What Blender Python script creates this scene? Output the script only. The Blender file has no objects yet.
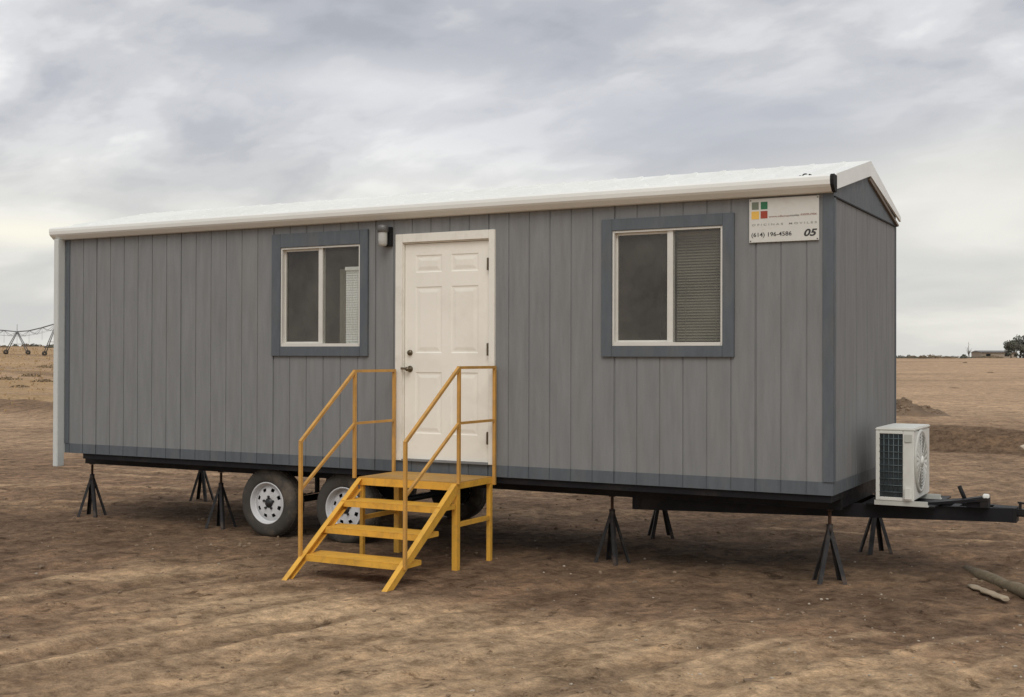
import bpy, bmesh, math, random
import numpy as np
from mathutils import Vector, Matrix
random.seed(7)
SC = bpy.context.scene
COL = SC.collection
PI = math.pi

# ------------------------------------------------------------------ camera
CAM = (2.26551, -9.37903, 1.05787); YAW, PITCH, ROLL, FPX = -0.496, 0.00748, 0.003, 1210.13
fw = Vector((math.sin(YAW)*math.cos(PITCH), math.cos(YAW)*math.cos(PITCH), math.sin(PITCH)))
rt = fw.cross(Vector((0, 0, 1))).normalized(); up = rt.cross(fw)
r2 = rt*math.cos(ROLL)+up*math.sin(ROLL); u2 = -rt*math.sin(ROLL)+up*math.cos(ROLL)
cd = bpy.data.cameras.new('camera'); cam = bpy.data.objects.new('camera', cd); COL.objects.link(cam)
M4 = Matrix(((r2.x, u2.x, -fw.x), (r2.y, u2.y, -fw.y), (r2.z, u2.z, -fw.z))).to_4x4()
cam.matrix_world = Matrix.Translation(CAM) @ M4
cd.sensor_width = 36; cd.lens = FPX/1024*36; cd.clip_end = 9000; cd.clip_start = .1
SC.camera = cam

# ------------------------------------------------------------------ sky and sun
SUN_EL, SUN_AZ = 50, 155      # degrees; azimuth of the sun clockwise from +y
W = bpy.data.worlds.new('World'); SC.world = W; W.use_nodes = True
nt = W.node_tree; nt.nodes.clear()
def N(tree, t, **kw):
    n = tree.nodes.new(t)
    for k, v in kw.items():
        if k.startswith('i_'): n.inputs[k[2:].replace('_', ' ')].default_value = v
        else: setattr(n, k, v)
    return n
def math_n(tree, op, a, b=None, clamp=False):
    n = tree.nodes.new('ShaderNodeMath'); n.operation = op; n.use_clamp = clamp
    for i, v in enumerate((a, b)):
        if v is None: continue
        if isinstance(v, (int, float)): n.inputs[i].default_value = v
        else: tree.links.new(v, n.inputs[i])
    return n.outputs[0]
def ramp(tree, fac, stops, interp='LINEAR'):
    n = tree.nodes.new('ShaderNodeValToRGB'); n.color_ramp.interpolation = interp
    el = n.color_ramp.elements
    while len(el) < len(stops): el.new(.5)
    for e, (p, c) in zip(el, stops):
        e.position = p; e.color = (*c, 1) if len(c) == 3 else c
    tree.links.new(fac, n.inputs[0]); return n.outputs[0]
def mixc(tree, fac, a, b, mode='MIX'):
    n = tree.nodes.new('ShaderNodeMix'); n.data_type = 'RGBA'; n.blend_type = mode
    for sock, v in ((n.inputs[0], fac), (n.inputs[6], a), (n.inputs[7], b)):
        if isinstance(v, (int, float)): sock.default_value = v
        elif isinstance(v, tuple): sock.default_value = (*v, 1)
        else: tree.links.new(v, sock)
    return n.outputs[2]
tc = N(nt, 'ShaderNodeTexCoord'); sep = N(nt, 'ShaderNodeSeparateXYZ'); nt.links.new(tc.outputs['Generated'], sep.inputs[0])
X_, Y_, Z_ = sep.outputs
zc = math_n(nt, 'MAXIMUM', Z_, 0.0)
den = math_n(nt, 'ADD', zc, .30)
comb = N(nt, 'ShaderNodeCombineXYZ')
nt.links.new(math_n(nt, 'DIVIDE', X_, den), comb.inputs[0]); nt.links.new(math_n(nt, 'DIVIDE', Y_, den), comb.inputs[1])
def noise(tree, vec, scale, detail=4, rough=.5, dist=0, typ='ShaderNodeTexNoise'):
    n = N(tree, typ); n.inputs['Scale'].default_value = scale; n.inputs['Detail'].default_value = detail
    n.inputs['Roughness'].default_value = rough; n.inputs['Distortion'].default_value = dist
    if vec is not None: tree.links.new(vec, n.inputs['Vector'])
    return n.outputs['Fac']
mp = N(nt, 'ShaderNodeMapping'); mp.inputs['Rotation'].default_value = (0, 0, .5); mp.inputs['Scale'].default_value = (.8, 1.1, 1)
mp.inputs['Location'].default_value = (3.3, 1.9, 0)
nt.links.new(comb.outputs[0], mp.inputs[0])
n1 = noise(nt, mp.outputs[0], 2.3, 7, .47, .22)
n2 = noise(nt, mp.outputs[0], 7.0, 6, .52, .25)
cl = math_n(nt, 'ADD', math_n(nt, 'MULTIPLY', n1, .72), math_n(nt, 'MULTIPLY', n2, .28))
cloud = ramp(nt, cl, [(.37, (.43, .45, .495)), (.435, (.51, .525, .57)), (.485, (.61, .62, .65)), (.535, (.73, .735, .755)), (.61, (.94, .935, .935))], 'EASE')
hz = ramp(nt, Z_, [(0.0, (1, 1, 1)), (.09, (.8, .8, .8)), (.20, (0, 0, 0))], 'EASE')
hcol = ramp(nt, n1, [(.38, (.65, .645, .63)), (.48, (.72, .71, .67)), (.60, (.88, .86, .79))])
skyc = mixc(nt, hz, cloud, hcol)
# a bright break in the overcast low on the left of the view, and a softer one on the right
def patch(az, el, wa, we, col, skyc, amt):
    d = math_n(nt, 'ARCTAN2', X_, Y_)
    a = math_n(nt, 'DIVIDE', math_n(nt, 'SUBTRACT', d, az), wa)
    e = math_n(nt, 'DIVIDE', math_n(nt, 'SUBTRACT', math_n(nt, 'ADD', Z_, math_n(nt, 'MULTIPLY', math_n(nt, 'SUBTRACT', n2, .5), .012)), el), we)
    s = math_n(nt, 'ADD', math_n(nt, 'MULTIPLY', a, a), math_n(nt, 'MULTIPLY', e, e))
    f = math_n(nt, 'MULTIPLY', math_n(nt, 'POWER', 2.718, math_n(nt, 'MULTIPLY', s, -1.0)), amt, True)
    return mixc(nt, f, skyc, col)

skyc = patch(-.12, .13, .20, .055, (.86, .84, .78), skyc, .75)
skyc = patch(-.62, .215, .13, .022, (.86, .86, .88), skyc, .6)
skyc = patch(-.36, .19, .22, .035, (.50, .52, .58), skyc, .65)
skyc = patch(-.90, .0945, .12, .010, (1.0, .96, .83), skyc, 1.0)
st = N(nt, 'ShaderNodeTexSky'); st.sky_type = 'NISHITA'; st.sun_disc = False
st.sun_elevation = math.radians(SUN_EL); st.sun_rotation = math.radians(SUN_AZ)
b1 = N(nt, 'ShaderNodeBackground'); b1.inputs[1].default_value = .10; nt.links.new(st.outputs[0], b1.inputs[0])
b2 = N(nt, 'ShaderNodeBackground'); b2.inputs[1].default_value = 1.0; nt.links.new(skyc, b2.inputs[0])
ms = N(nt, 'ShaderNodeMixShader'); ms.inputs[0].default_value = .96
nt.links.new(b1.outputs[0], ms.inputs[1]); nt.links.new(b2.outputs[0], ms.inputs[2])
wo = N(nt, 'ShaderNodeOutputWorld'); nt.links.new(ms.outputs[0], wo.inputs[0])
sl = bpy.data.lights.new('sun', 'SUN'); sl.energy = 1.4; sl.angle = math.radians(35); sl.color = (1, .965, .91)
so = bpy.data.objects.new('sun', sl); COL.objects.link(so)
az, el = math.radians(SUN_AZ), math.radians(SUN_EL)
sd = Vector((math.sin(az)*math.cos(el), math.cos(az)*math.cos(el), math.sin(el)))
so.rotation_euler = (-sd).to_track_quat('-Z', 'Y').to_euler(); so.location = sd*30
SC.view_settings.view_transform = 'Standard'; SC.view_settings.look = 'None'; SC.view_settings.gamma = 1
SC.view_settings.use_curve_mapping = False; SC.view_settings.exposure = 0.0

# ------------------------------------------------------------------ materials
def material(name, col, rough=.7, metal=0, var=.12, vscale=3.0, bump=0, bscale=40, stretch=(1, 1, 1), spec=.4, dirt=None):
    m = bpy.data.materials.new(name); m.use_nodes = True; t = m.node_tree; p = t.nodes['Principled BSDF']
    tcn = N(t, 'ShaderNodeTexCoord'); mpn = N(t, 'ShaderNodeMapping'); mpn.inputs['Scale'].default_value = stretch
    t.links.new(tcn.outputs['Object'], mpn.inputs[0]); v = mpn.outputs[0]
    f = noise(t, v, vscale, 5, .6)
    lo = tuple(max(0, c*(1-var)) for c in col); hi = tuple(min(1, c*(1+var)) for c in col)
    c = ramp(t, f, [(.3, lo), (.7, hi)])
    if dirt:
        dcol, amt, ds = dirt
        g = ramp(t, noise(t, v, ds, 6, .65, .3), [(.5, (0, 0, 0)), (.72, (amt,)*3)])
        c = mixc(t, g, c, dcol)
    t.links.new(c, p.inputs['Base Color'])
    p.inputs['Roughness'].default_value = rough; p.inputs['Metallic'].default_value = metal
    p.inputs['Specular IOR Level'].default_value = spec
    rr = ramp(t, noise(t, v, vscale*3, 3), [(.3, (max(0, rough-.08),)*3), (.7, (min(1, rough+.08),)*3)]); t.links.new(rr, p.inputs['Roughness'])
    if bump:
        b = N(t, 'ShaderNodeBump'); b.inputs['Strength'].default_value = bump; b.inputs['Distance'].default_value = .004
        t.links.new(noise(t, v, bscale, 4, .6), b.inputs['Height']); t.links.new(b.outputs[0], p.inputs['Normal'])
    return m
DUST = (.30, .24, .18)
MAT = dict(
    siding=material('grey siding paint', (.216, .219, .218), .75, var=.10, vscale=2.0, bump=.55, bscale=30, stretch=(7, 7, .8), spec=.25, dirt=(DUST, .12, .9)),
    trim=material('blue grey trim paint', (.104, .118, .130), .6, var=.10, vscale=4, bump=.3, bscale=30, stretch=(4, 4, 1), spec=.3, dirt=(DUST, .14, 1.4)),
    white=material('white enamelled steel', (.83, .84, .80), .42, var=.03, vscale=1.2, dirt=((.55, .53, .47), .15, .8)),
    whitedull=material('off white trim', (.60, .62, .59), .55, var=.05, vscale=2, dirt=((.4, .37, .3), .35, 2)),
    door=material('cream door paint', (.86, .825, .735), .5, var=.03, vscale=2, dirt=((.5, .45, .36), .22, 2.2)),
    doortrim=material('cream trim paint', (.80, .77, .69), .55, var=.04, vscale=3, dirt=((.42, .38, .3), .35, 3)),
    blacksteel=material('black chassis paint', (.010, .010, .012), .55, var=.3, vscale=4, spec=.2, dirt=((.06, .05, .04), .35, 3)),
    jack=material('dark weathered steel', (.026, .025, .025), .6, .2, var=.35, vscale=8, dirt=((.17, .115, .08), .8, 5)),
    rust=material('rusty steel', (.09, .05, .03), .75, .3, var=.35, vscale=12),
    rubber=material('dusty tyre rubber', (.052, .046, .038), .85, var=.15, vscale=5, bump=.2, bscale=60, dirt=((.17, .135, .10), .9, 4)),
    rim=material('white painted wheel rim', (.60, .60, .60), .4, var=.05, vscale=6, dirt=((.3, .26, .2), .4, 5)),
    hub=material('dark hub metal', (.05, .05, .05), .45, .6, var=.3, vscale=20),
    yellow=material('yellow steel paint', (.74, .40, .055), .5, var=.12, vscale=5, bump=.15, bscale=50, dirt=((.26, .15, .07), .42, 11)),
    yellowrail=material('worn yellow rail paint', (.56, .30, .07), .5, var=.14, vscale=8, dirt=((.30, .18, .09), .5, 9)),
    deck=material('scuffed yellow tread plate', (.45, .25, .06), .65, var=.14, vscale=6, bump=.5, bscale=90, dirt=((.32, .24, .15), .8, 4)),
    alu=material('window aluminium', (.68, .66, .60), .4, .1, var=.05, vscale=5),
    bronze=material('aged brass', (.16, .13, .09), .35, .8, var=.2, vscale=20),
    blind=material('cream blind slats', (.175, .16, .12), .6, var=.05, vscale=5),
    reflblind=material('white slats for reflection', (.86, .86, .82), .6, var=.05, vscale=5),
    inner=material('interior lining', (.13, .09, .06), .8, var=.15, vscale=3),
    ply=material('underfloor boards', (.05, .045, .04), .9, var=.3, vscale=3),
    ac=material('ivory condenser casing', (.70, .70, .65), .45, var=.03, vscale=3, dirt=((.4, .36, .3), .3, 4)),
    acdull=material('greyed condenser plastic', (.50, .50, .455), .5, var=.05, vscale=6),
    fin=material('dark coil fins', (.035, .045, .05), .45, .4, var=.3, vscale=20),
    wire=material('pale grille wire', (.11, .14, .145), .45, .3, var=.1, vscale=10),
    fandark=material('shaded fan plastic', (.20, .20, .18), .6, var=.1, vscale=8),
    dark=material('dark opening', (.01, .01, .01), .8, var=.2, vscale=8),
    frost=material('frosted lamp glass', (.48, .48, .45), .25, var=.05, vscale=8, spec=.6),
    lampmetal=material('grey lamp metal', (.15, .145, .14), .45, .4, var=.15, vscale=9),
    softwood=material('weathered fascia wood', (.20, .165, .13), .8, var=.2, vscale=6),
    red=material('sign red', (.33, .055, .03), .5, var=.1), green=material('sign green', (.03, .16, .07), .5, var=.1),
    amber=material('sign amber', (.72, .44, .09), .5, var=.1), moss=material('sign grey green', (.17, .19, .14), .5, var=.1),
    ink=material('sign ink', (.035, .035, .035), .5, var=.05), inkgrey=material('faded sign ink', (.33, .32, .30), .5, var=.05),
    inkred=material('faded red ink', (.30, .16, .13), .5, var=.05),
    sign=material('sign panel', (.63, .62, .565), .45, var=.03, vscale=5, dirt=((.45, .4, .33), .3, 5)),
    galv=material('galvanised steel', (.22, .225, .23), .6, .3, var=.15, vscale=2),
    bark=material('tree bark', (.10, .08, .06), .9, var=.2, vscale=5),
    leafd=material('dusty dark foliage', (.11, .11, .09), .8, var=.45, vscale=.8),
    leafb=material('grey green foliage', (.11, .11, .085), .8, var=.4, vscale=.8),
    scrub=material('dry scrub', (.19, .14, .085), .9, var=.35, vscale=.5),
    dry=material('dry grass', (.46, .33, .18), .9, var=.3, vscale=.3),
    plaster=material('weathered beige plaster', (.34, .29, .23), .85, var=.12, vscale=.5),
    tin=material('grey metal roof sheet', (.16, .155, .15), .6, var=.1, vscale=.5),
    stone=material('pale pebbles', (.42, .36, .28), .85, var=.35, vscale=4),
    heapsoil=material('dug earth', (.17, .115, .072), .95, var=.35, vscale=1.6, bump=1.0, bscale=6),
    clod=material('soil clods', (.22, .155, .10), .95, var=.3, vscale=7, bump=.6, bscale=30),
    log=material('weathered timber', (.19, .15, .095), .9, var=.25, vscale=5, bump=.8, bscale=20, stretch=(1, 6, 6)),
    splinter=material('pale split wood', (.36, .29, .20), .85, var=.15, vscale=6, bump=.5, bscale=20),
    hills=material('distant hills', (.20, .19, .17), 1, var=.1, vscale=.002),
)
def glass_mat():
    m = bpy.data.materials.new('window glass'); m.use_nodes = True; t = m.node_tree
    t.nodes.remove(t.nodes['Principled BSDF']); out = t.nodes['Material Output']
    tr = N(t, 'ShaderNodeBsdfTransparent'); tr.inputs[0].default_value = (.94, .95, .94, 1)
    gl = N(t, 'ShaderNodeBsdfGlossy'); gl.inputs['Roughness'].default_value = .04
    fr = N(t, 'ShaderNodeFresnel'); fr.inputs[0].default_value = 1.55
    tcn = N(t, 'ShaderNodeTexCoord'); b = N(t, 'ShaderNodeBump'); b.inputs['Strength'].default_value = .08; b.inputs['Distance'].default_value = .01
    t.links.new(noise(t, tcn.outputs['Object'], 2.5, 1, .5), b.inputs['Height']); t.links.new(b.outputs[0], gl.inputs['Normal'])
    geo = N(t, 'ShaderNodeNewGeometry')
    f = math_n(t, 'MULTIPLY', fr.outputs[0], math_n(t, 'SUBTRACT', 1.0, geo.outputs['Backfacing']), True)
    # thin film of dust
    df = N(t, 'ShaderNodeBsdfDiffuse'); df.inputs[0].default_value = (.35, .31, .26, 1)
    m1 = N(t, 'ShaderNodeMixShader'); m1.inputs[0].default_value = .06
    dn = ramp(t, noise(t, tcn.outputs['Object'], 3, 6, .7), [(.35, (.05,)*3), (.75, (.14,)*3)]); t.links.new(dn, m1.inputs[0])
    t.links.new(tr.outputs[0], m1.inputs[1]); t.links.new(df.outputs[0], m1.inputs[2])
    mx = N(t, 'ShaderNodeMixShader'); t.links.new(f, mx.inputs[0]); t.links.new(m1.outputs[0], mx.inputs[1]); t.links.new(gl.outputs[0], mx.inputs[2])
    t.links.new(mx.outputs[0], out.inputs[0]); return m
MAT['glass'] = glass_mat()

# ------------------------------------------------------------------ mesh helpers
class MB:
    def __init__(s): s.v = []; s.f = []; s.sm = []
    def add(s, vs, fs, smooth=False):
        o = len(s.v); s.v += [tuple(v) for v in vs]; s.f += [tuple(i+o for i in f) for f in fs]; s.sm += [smooth]*len(fs); return s
    def box(s, x0, x1, y0, y1, z0, z1, b=0.0):
        if x0 > x1: x0, x1 = x1, x0
        if y0 > y1: y0, y1 = y1, y0
        if z0 > z1: z0, z1 = z1, z0
        if b <= 0:
            return s.add([(x0,y0,z0),(x1,y0,z0),(x1,y1,z0),(x0,y1,z0),(x0,y0,z1),(x1,y0,z1),(x1,y1,z1),(x0,y1,z1)],
                         [(0,3,2,1),(4,5,6,7),(0,1,5,4),(1,2,6,5),(2,3,7,6),(3,0,4,7)])
        bm = bmesh.new(); bmesh.ops.create_cube(bm, size=1)
        for v in bm.verts:
            v.co = Vector(((x0+x1)/2+v.co.x*(x1-x0), (y0+y1)/2+v.co.y*(y1-y0), (z0+z1)/2+v.co.z*(z1-z0)))
        bmesh.ops.bevel(bm, geom=bm.edges[:], offset=b, segments=2, affect='EDGES')
        bm.verts.index_update(); s.add([v.co for v in bm.verts], [[v.index for v in f.verts] for f in bm.faces]); bm.free(); return s
    def bar(s, p0, p1, w, h, upv=(0, 0, 1)):      # rectangular bar between two points
        p0 = Vector(p0); p1 = Vector(p1); d = (p1-p0).normalized(); a = d.cross(Vector(upv))
        if a.length < 1e-3: a = d.cross(Vector((0, 1, 0)))
        a.normalize(); b = a.cross(d)
        vs = [p+a*sx*w/2+b*sz*h/2 for p in (p0, p1) for sx, sz in ((-1,-1),(1,-1),(1,1),(-1,1))]
        return s.add(vs, [(0,1,2,3),(7,6,5,4),(0,4,5,1),(1,5,6,2),(2,6,7,3),(3,7,4,0)])
    def tube(s, p0, p1, r, n=12, r1=None, caps=True):
        p0 = Vector(p0); p1 = Vector(p1); r1 = r if r1 is None else r1; d = (p1-p0).normalized()
        a = d.cross(Vector((0, 0, 1)))
        if a.length < 1e-3: a = Vector((1, 0, 0))
        a.normalize(); b = a.cross(d); vs = []
        for p, q in ((p0, r), (p1, r1)):
            for k in range(n): t = 2*PI*k/n; vs.append(p+(a*math.cos(t)+b*math.sin(t))*q)
        s.add(vs, [(k, (k+1) % n, n+(k+1) % n, n+k) for k in range(n)], True)
        if caps: s.add(vs, [tuple(range(n))[::-1], tuple(range(n, 2*n))])
        return s
    def path(s, pts, r, n=8):
        for a, b in zip(pts[:-1], pts[1:]): s.tube(a, b, r, n)
        return s
    def lathe(s, c, axis, prof, n=32):      # prof: (radius, offset along axis)
        c = Vector(c); d = Vector(axis).normalized(); a = d.orthogonal().normalized(); b = d.cross(a); vs = []
        for r, h in prof:
            for k in range(n): t = 2*PI*k/n; vs.append(c+d*h+(a*math.cos(t)+b*math.sin(t))*r)
        fs = [(i*n+k, i*n+(k+1) % n, (i+1)*n+(k+1) % n, (i+1)*n+k) for i in range(len(prof)-1) for k in range(n)]
        return s.add(vs, fs, True)
    def prism(s, prof, a, b, axis=0):     # extrude a closed 2-D profile along x (prof = (y,z)) or y (prof = (x,z))
        n = len(prof)
        mk = (lambda t, p: (t, p[0], p[1])) if axis == 0 else (lambda t, p: (p[0], t, p[1]))
        vs = [mk(a, p) for p in prof]+[mk(b, p) for p in prof]
        return s.add(vs, [(k, (k+1) % n, n+(k+1) % n, n+k) for k in range(n)]+[tuple(range(n))[::-1], tuple(range(n, 2*n))])
WL = {}
def obj(name, mb, mat, parent=None, origin=None, label=None, fix=True):
    """link an MB (world coordinates) as ONE mesh object, its origin on its parent's"""
    o0 = WL[parent.name] if parent is not None else Vector(origin or (0, 0, 0))
    me = bpy.data.meshes.new(name)
    me.from_pydata([tuple(Vector(v)-o0) for v in mb.v], [], mb.f)
    me.polygons.foreach_set('use_smooth', mb.sm)
    if fix:
        bm = bmesh.new(); bm.from_mesh(me); bmesh.ops.remove_doubles(bm, verts=bm.verts, dist=1e-5)
        bmesh.ops.recalc_face_normals(bm, faces=bm.faces); bm.to_mesh(me); bm.free()
    me.materials.append(MAT[mat] if isinstance(mat, str) else mat)
    o = bpy.data.objects.new(name, me); COL.objects.link(o)
    if parent is not None: o.parent = parent; WL[o.name] = o0
    else: o.location = o0; WL[o.name] = o0
    if label: o['label'] = label
    return o
def tag(o, label, cat, group=None, kind=None):
    if label: o['label'] = label
    if cat: o['category'] = cat
    if group: o['group'] = group
    if kind: o['kind'] = kind
    return o
def empty(name, loc, label, cat, group=None):
    o = bpy.data.objects.new(name, None); COL.objects.link(o); o.location = loc; o.empty_display_size = .2
    WL[o.name] = Vector(loc); return tag(o, label, cat, group)
def copy_tree(o, parent=None):
    c = o.copy(); COL.objects.link(c)
    if parent is not None: c.parent = parent; 
    for ch in [x for x in SC.objects if x.parent == o]: copy_tree(ch, c)
    return c

# ------------------------------------------------------------------ ground
GZ = -.745
rng = np.random.RandomState(3)
_tab = rng.rand(256, 256)
def vnoise(x, y):
    xi = np.floor(x).astype(int); yi = np.floor(y).astype(int); fx = x-xi; fy = y-yi
    fx = fx*fx*(3-2*fx); fy = fy*fy*(3-2*fy)
    a = _tab[xi & 255, yi & 255]; b = _tab[(xi+1) & 255, yi & 255]; c = _tab[xi & 255, (yi+1) & 255]; d = _tab[(xi+1) & 255, (yi+1) & 255]
    return (a*(1-fx)+b*fx)*(1-fy)+(c*(1-fx)+d*fx)*fy
def fbm(x, y, n=4, g=.5):
    s = 0; a = 1; t = 0
    for i in range(n):
        s = s+a*vnoise(x*2**i+17*i, y*2**i-31*i); t += a; a *= g
    return s/t-.5
def sstep(a, b, t): t = np.clip((t-a)/(b-a), 0, 1); return t*t*(3-2*t)
def track(x, y, p, q, w):      # distance-from-line profile of one wheel rut
    p = np.array(p, float); q = np.array(q, float); d = q-p; L = np.hypot(*d); d /= L
    s = (x-p[0])*d[0]+(y-p[1])*d[1]; t = -(x-p[0])*d[1]+(y-p[1])*d[0]+.07*np.sin(s*1.3)
    m = sstep(-.6, .3, s)*sstep(-.6, .3, L-s)
    u = t/w
    return m*(-np.exp(-u*u*2)+.75*np.exp(-(np.abs(u)-1.5)**2*6)), m*np.exp(-u*u*1.5), s
RUTS = [((-4.0, -6), (-3.35, -2.2), .13), ((-3.35, -4.6), (-2.75, -2.3), .12), ((-2.1, -5.4), (-.9, -2.2), .14), ((-1.3, -5), (.0, -1.6), .13), ((-.9, -4.7), (1.3, -.5), .15), ((.2, -4.6), (2.3, -.4), .13), ((-5.6, -4.6), (-4.6, -1.5), .15),
        ((-12, -.2), (-6.9, 2.1), .2), ((-14, .8), (-7.5, 3.4), .2), ((-13, 4.3), (-1, 5.0), .22), ((-14, 6.2), (3, 6.1), .22), ((-1.5, 3.6), (6, 3.9), .2)]
FEET = [(-8.42, .4), (-6.5, .4), (-2.03, .4), (-.1, .42), (-8.35, 2.06), (-2.25, 2.06), (-.1, 2.06), (-3.0, -.64), (-3.0, -.05), (-3.96, -.64), (-3.96, -.05),
        (-2.99, -1.68), (-3.96, -1.68), (-5.64, .18), (-4.7, .18), (-5.64, 2.26), (-4.7, 2.26)]
def height(x, y):
    r = np.hypot(x, y); az = np.arctan2(x, y)
    ua = x*.94-y*.34; va = x*.34+y*.94
    h = GZ+.045*fbm(x*.45, y*.45, 3)+.055*fbm(ua*2.1+5, va*1.1, 4, .6)*sstep(60, 8, r)
    fine = .036*fbm(ua*4.5, va*3.8, 4, .62)+.012*np.maximum(0, fbm(x*13+9, y*13, 2)-.08)*3
    h = h+fine*sstep(25, 10, r)
    for p, q, w in RUTS:
        a, b, s = track(x, y, p, q, w); h = h+.014*a+.007*b*np.sin(s*39+3*np.sin(s*.7))*sstep(-.1, .2, fbm(x*.9, y*.9, 2)+.05)
    k = 1.0
    for fx, fy in FEET:
        g = np.exp(-((x-fx)**2+(y-fy)**2)/.16**2); h = h*(1-g)+(GZ+.013)*g
    # steep faced cut bank and the spoil heap behind it, right of the trailer
    edge = 15.4+.4*fbm(x*.6, x*0+3, 3)*2
    top = .40+.12*fbm(x*.5, x*0, 3)*2
    h = h+top*sstep(edge, edge+1.3, y)*sstep(34, 18, y)*sstep(-9, -5.5, x)*sstep(14, 9, x)+.10*fbm(x*1.1, y*1.1, 3)*sstep(14, 16, y)*sstep(40, 20, y)
    # small ridge of loose earth at the right edge and shallow heaps beyond
    h = h+.07*np.exp(-((x-1.5)/1.1)**2-((y-2.3)/.35)**2)*(1+fbm(x*5, y*5, 2)*2)
    # low bank across the left field
    h = h+.30*np.exp(-((y+.35*(x+28)-17.5)/1.3)**2)*sstep(-10, -15, x)*(1+fbm(x*.5, y*.5, 3))
    # far rise
    rise = 1.95+1.75*sstep(-.35, -.95, az)
    h = h+rise*sstep(35, 260, r)+(.35*fbm(x*.05, y*.05, 3))*sstep(40, 90, r)
    return h
def axis(lo, hi, step, far, g):
    a = list(np.arange(lo, hi+1e-6, step)); s = step
    while a[-1] < far: s *= g; a.append(a[-1]+s)
    b = []; s = step; c = a[0]
    while c > -far: s *= g; c -= s; b.append(c)
    return np.array(b[::-1]+a)
gx = axis(-10, 4, .045, 4500, 1.028); gy = axis(-4.6, 3.6, .04, 4500, 1.028)
GX, GY = np.meshgrid(gx, gy); HZ = height(GX, GY)
nx, ny = len(gx), len(gy)
me = bpy.data.meshes.new('ground')
co = np.stack([GX, GY, HZ], -1).reshape(-1, 3).astype(np.float32)
me.vertices.add(nx*ny); me.vertices.foreach_set('co', co.ravel())
ii = np.arange(nx*ny).reshape(ny, nx)
q = np.stack([ii[:-1, :-1], ii[:-1, 1:], ii[1:, 1:], ii[1:, :-1]], -1).reshape(-1, 4)
me.loops.add(q.size); me.loops.foreach_set('vertex_index', q.ravel().astype(np.int32))
me.polygons.add(len(q)); me.polygons.foreach_set('loop_start', (np.arange(len(q))*4).astype(np.int32))
me.polygons.foreach_set('use_smooth', np.ones(len(q), bool)); me.update(calc_edges=True)
# soil types: damp brown earth round the trailer, pale compacted dirt on the ruts, tan dry field beyond
R_ = np.hypot(GX+1, GY)
def C3(*c): return np.array(c, float)
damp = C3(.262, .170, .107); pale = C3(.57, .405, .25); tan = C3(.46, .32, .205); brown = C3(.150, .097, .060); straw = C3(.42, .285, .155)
col = np.zeros(GX.shape+(3,))+damp
def blend(c, m): 
    global col
    m = np.clip(m, 0, 1)[..., None]; col = col*(1-m)+c*m
u = GX*.94-GY*.34; v = GX*.34+GY*.94
pn = fbm(u*.95, v*.60, 5, .58)
front = sstep(-1.3, -2.6, GY)
blend(pale*.92, front*sstep(-7.5, -3.5, GX+.5*GY)*.80)
blend(pale, sstep(.02, .22, pn)*(.30+.55*front)*sstep(30, 6, R_))
blend(brown, sstep(-.05, -.24, pn)*(.6-.25*front))
for p, qq, w in RUTS:
    a, b, s = track(GX, GY, p, qq, w)
    blend(pale*1.05, np.clip(a, 0, 1)*.7*sstep(-.15, .15, fbm(GX*2.2, GY*2.2, 3)+.05))
    blend(brown, b*.35)
blend(brown*.95, np.exp(-((GX+3.5)/6.5)**4-((GY-.5)/1.75)**4)*.62)       # damp soil round the trailer, with shade beneath it painted in
blend(tan*.80, sstep(2.6, 9, GY)*.55)
fld = fbm(GX*.12, GY*.5, 4)
blend(tan, sstep(14, 30, R_)*sstep(-.3, 0, fld+.1))
blend(brown*.95, sstep(15.0, 15.5, GY)*sstep(17.0, 16.5, GY)*sstep(-9, -6, GX)*sstep(16, 10, GX)*.9)
blend(brown*.8, np.exp(-((GX+4.2)/1.75)**4-((GY-24.6)/1.3)**2)*.9)
left = sstep(-8, -20, GX+GY*.25)
blend(straw, left*sstep(28, 48, R_)*sstep(-.25, .1, fld))
blend(brown*1.2, left*np.exp(-((GY+.35*(GX+28)-17.2)/1.6)**2)*.85)
blend(brown*1.1, left*sstep(.10, .25, fbm(GX*.05+4, GY*.22, 3))*.7)
blend(tan*.72, sstep(.08, .26, fbm(GX*.06+9, GY*.35, 3))*sstep(20, 40, R_)*.6)
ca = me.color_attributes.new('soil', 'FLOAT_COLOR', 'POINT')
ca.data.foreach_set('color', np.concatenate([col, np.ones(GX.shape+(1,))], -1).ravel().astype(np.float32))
gm = bpy.data.materials.new('bare earth'); gm.use_nodes = True; t = gm.node_tree; p = t.nodes['Principled BSDF']
at = N(t, 'ShaderNodeVertexColor'); at.layer_name = 'soil'
tcn = N(t, 'ShaderNodeTexCoord'); vv = tcn.outputs['Object']
mpr = N(t, 'ShaderNodeMapping'); mpr.inputs['Rotation'].default_value = (0, 0, .36); t.links.new(vv, mpr.inputs[0])
mpn = N(t, 'ShaderNodeMapping'); mpn.inputs['Scale'].default_value = (1.7, .9, 1); t.links.new(mpr.outputs[0], mpn.inputs[0])
c = at.outputs['Color']
c = mixc(t, 1.0, c, ramp(t, noise(t, mpn.outputs[0], 1.6, 8, .68, .4), [(.34, (.66, .63, .60)), (.5, (1, 1, 1)), (.66, (1.36, 1.32, 1.26))]), 'MULTIPLY')
c = mixc(t, 1.0, c, ramp(t, noise(t, vv, 9, 8, .7), [(.34, (.60, .57, .54)), (.5, (1, 1, 1)), (.66, (1.36, 1.33, 1.27))]), 'MULTIPLY')
c = mixc(t, 1.0, c, ramp(t, noise(t, mpn.outputs[0], 5.5, 6, .7, .6), [(.34, (.78, .76, .74)), (.48, (1, 1, 1)), (.56, (1, 1, 1)), (.70, (1.25, 1.22, 1.17))]), 'MULTIPLY')
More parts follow.
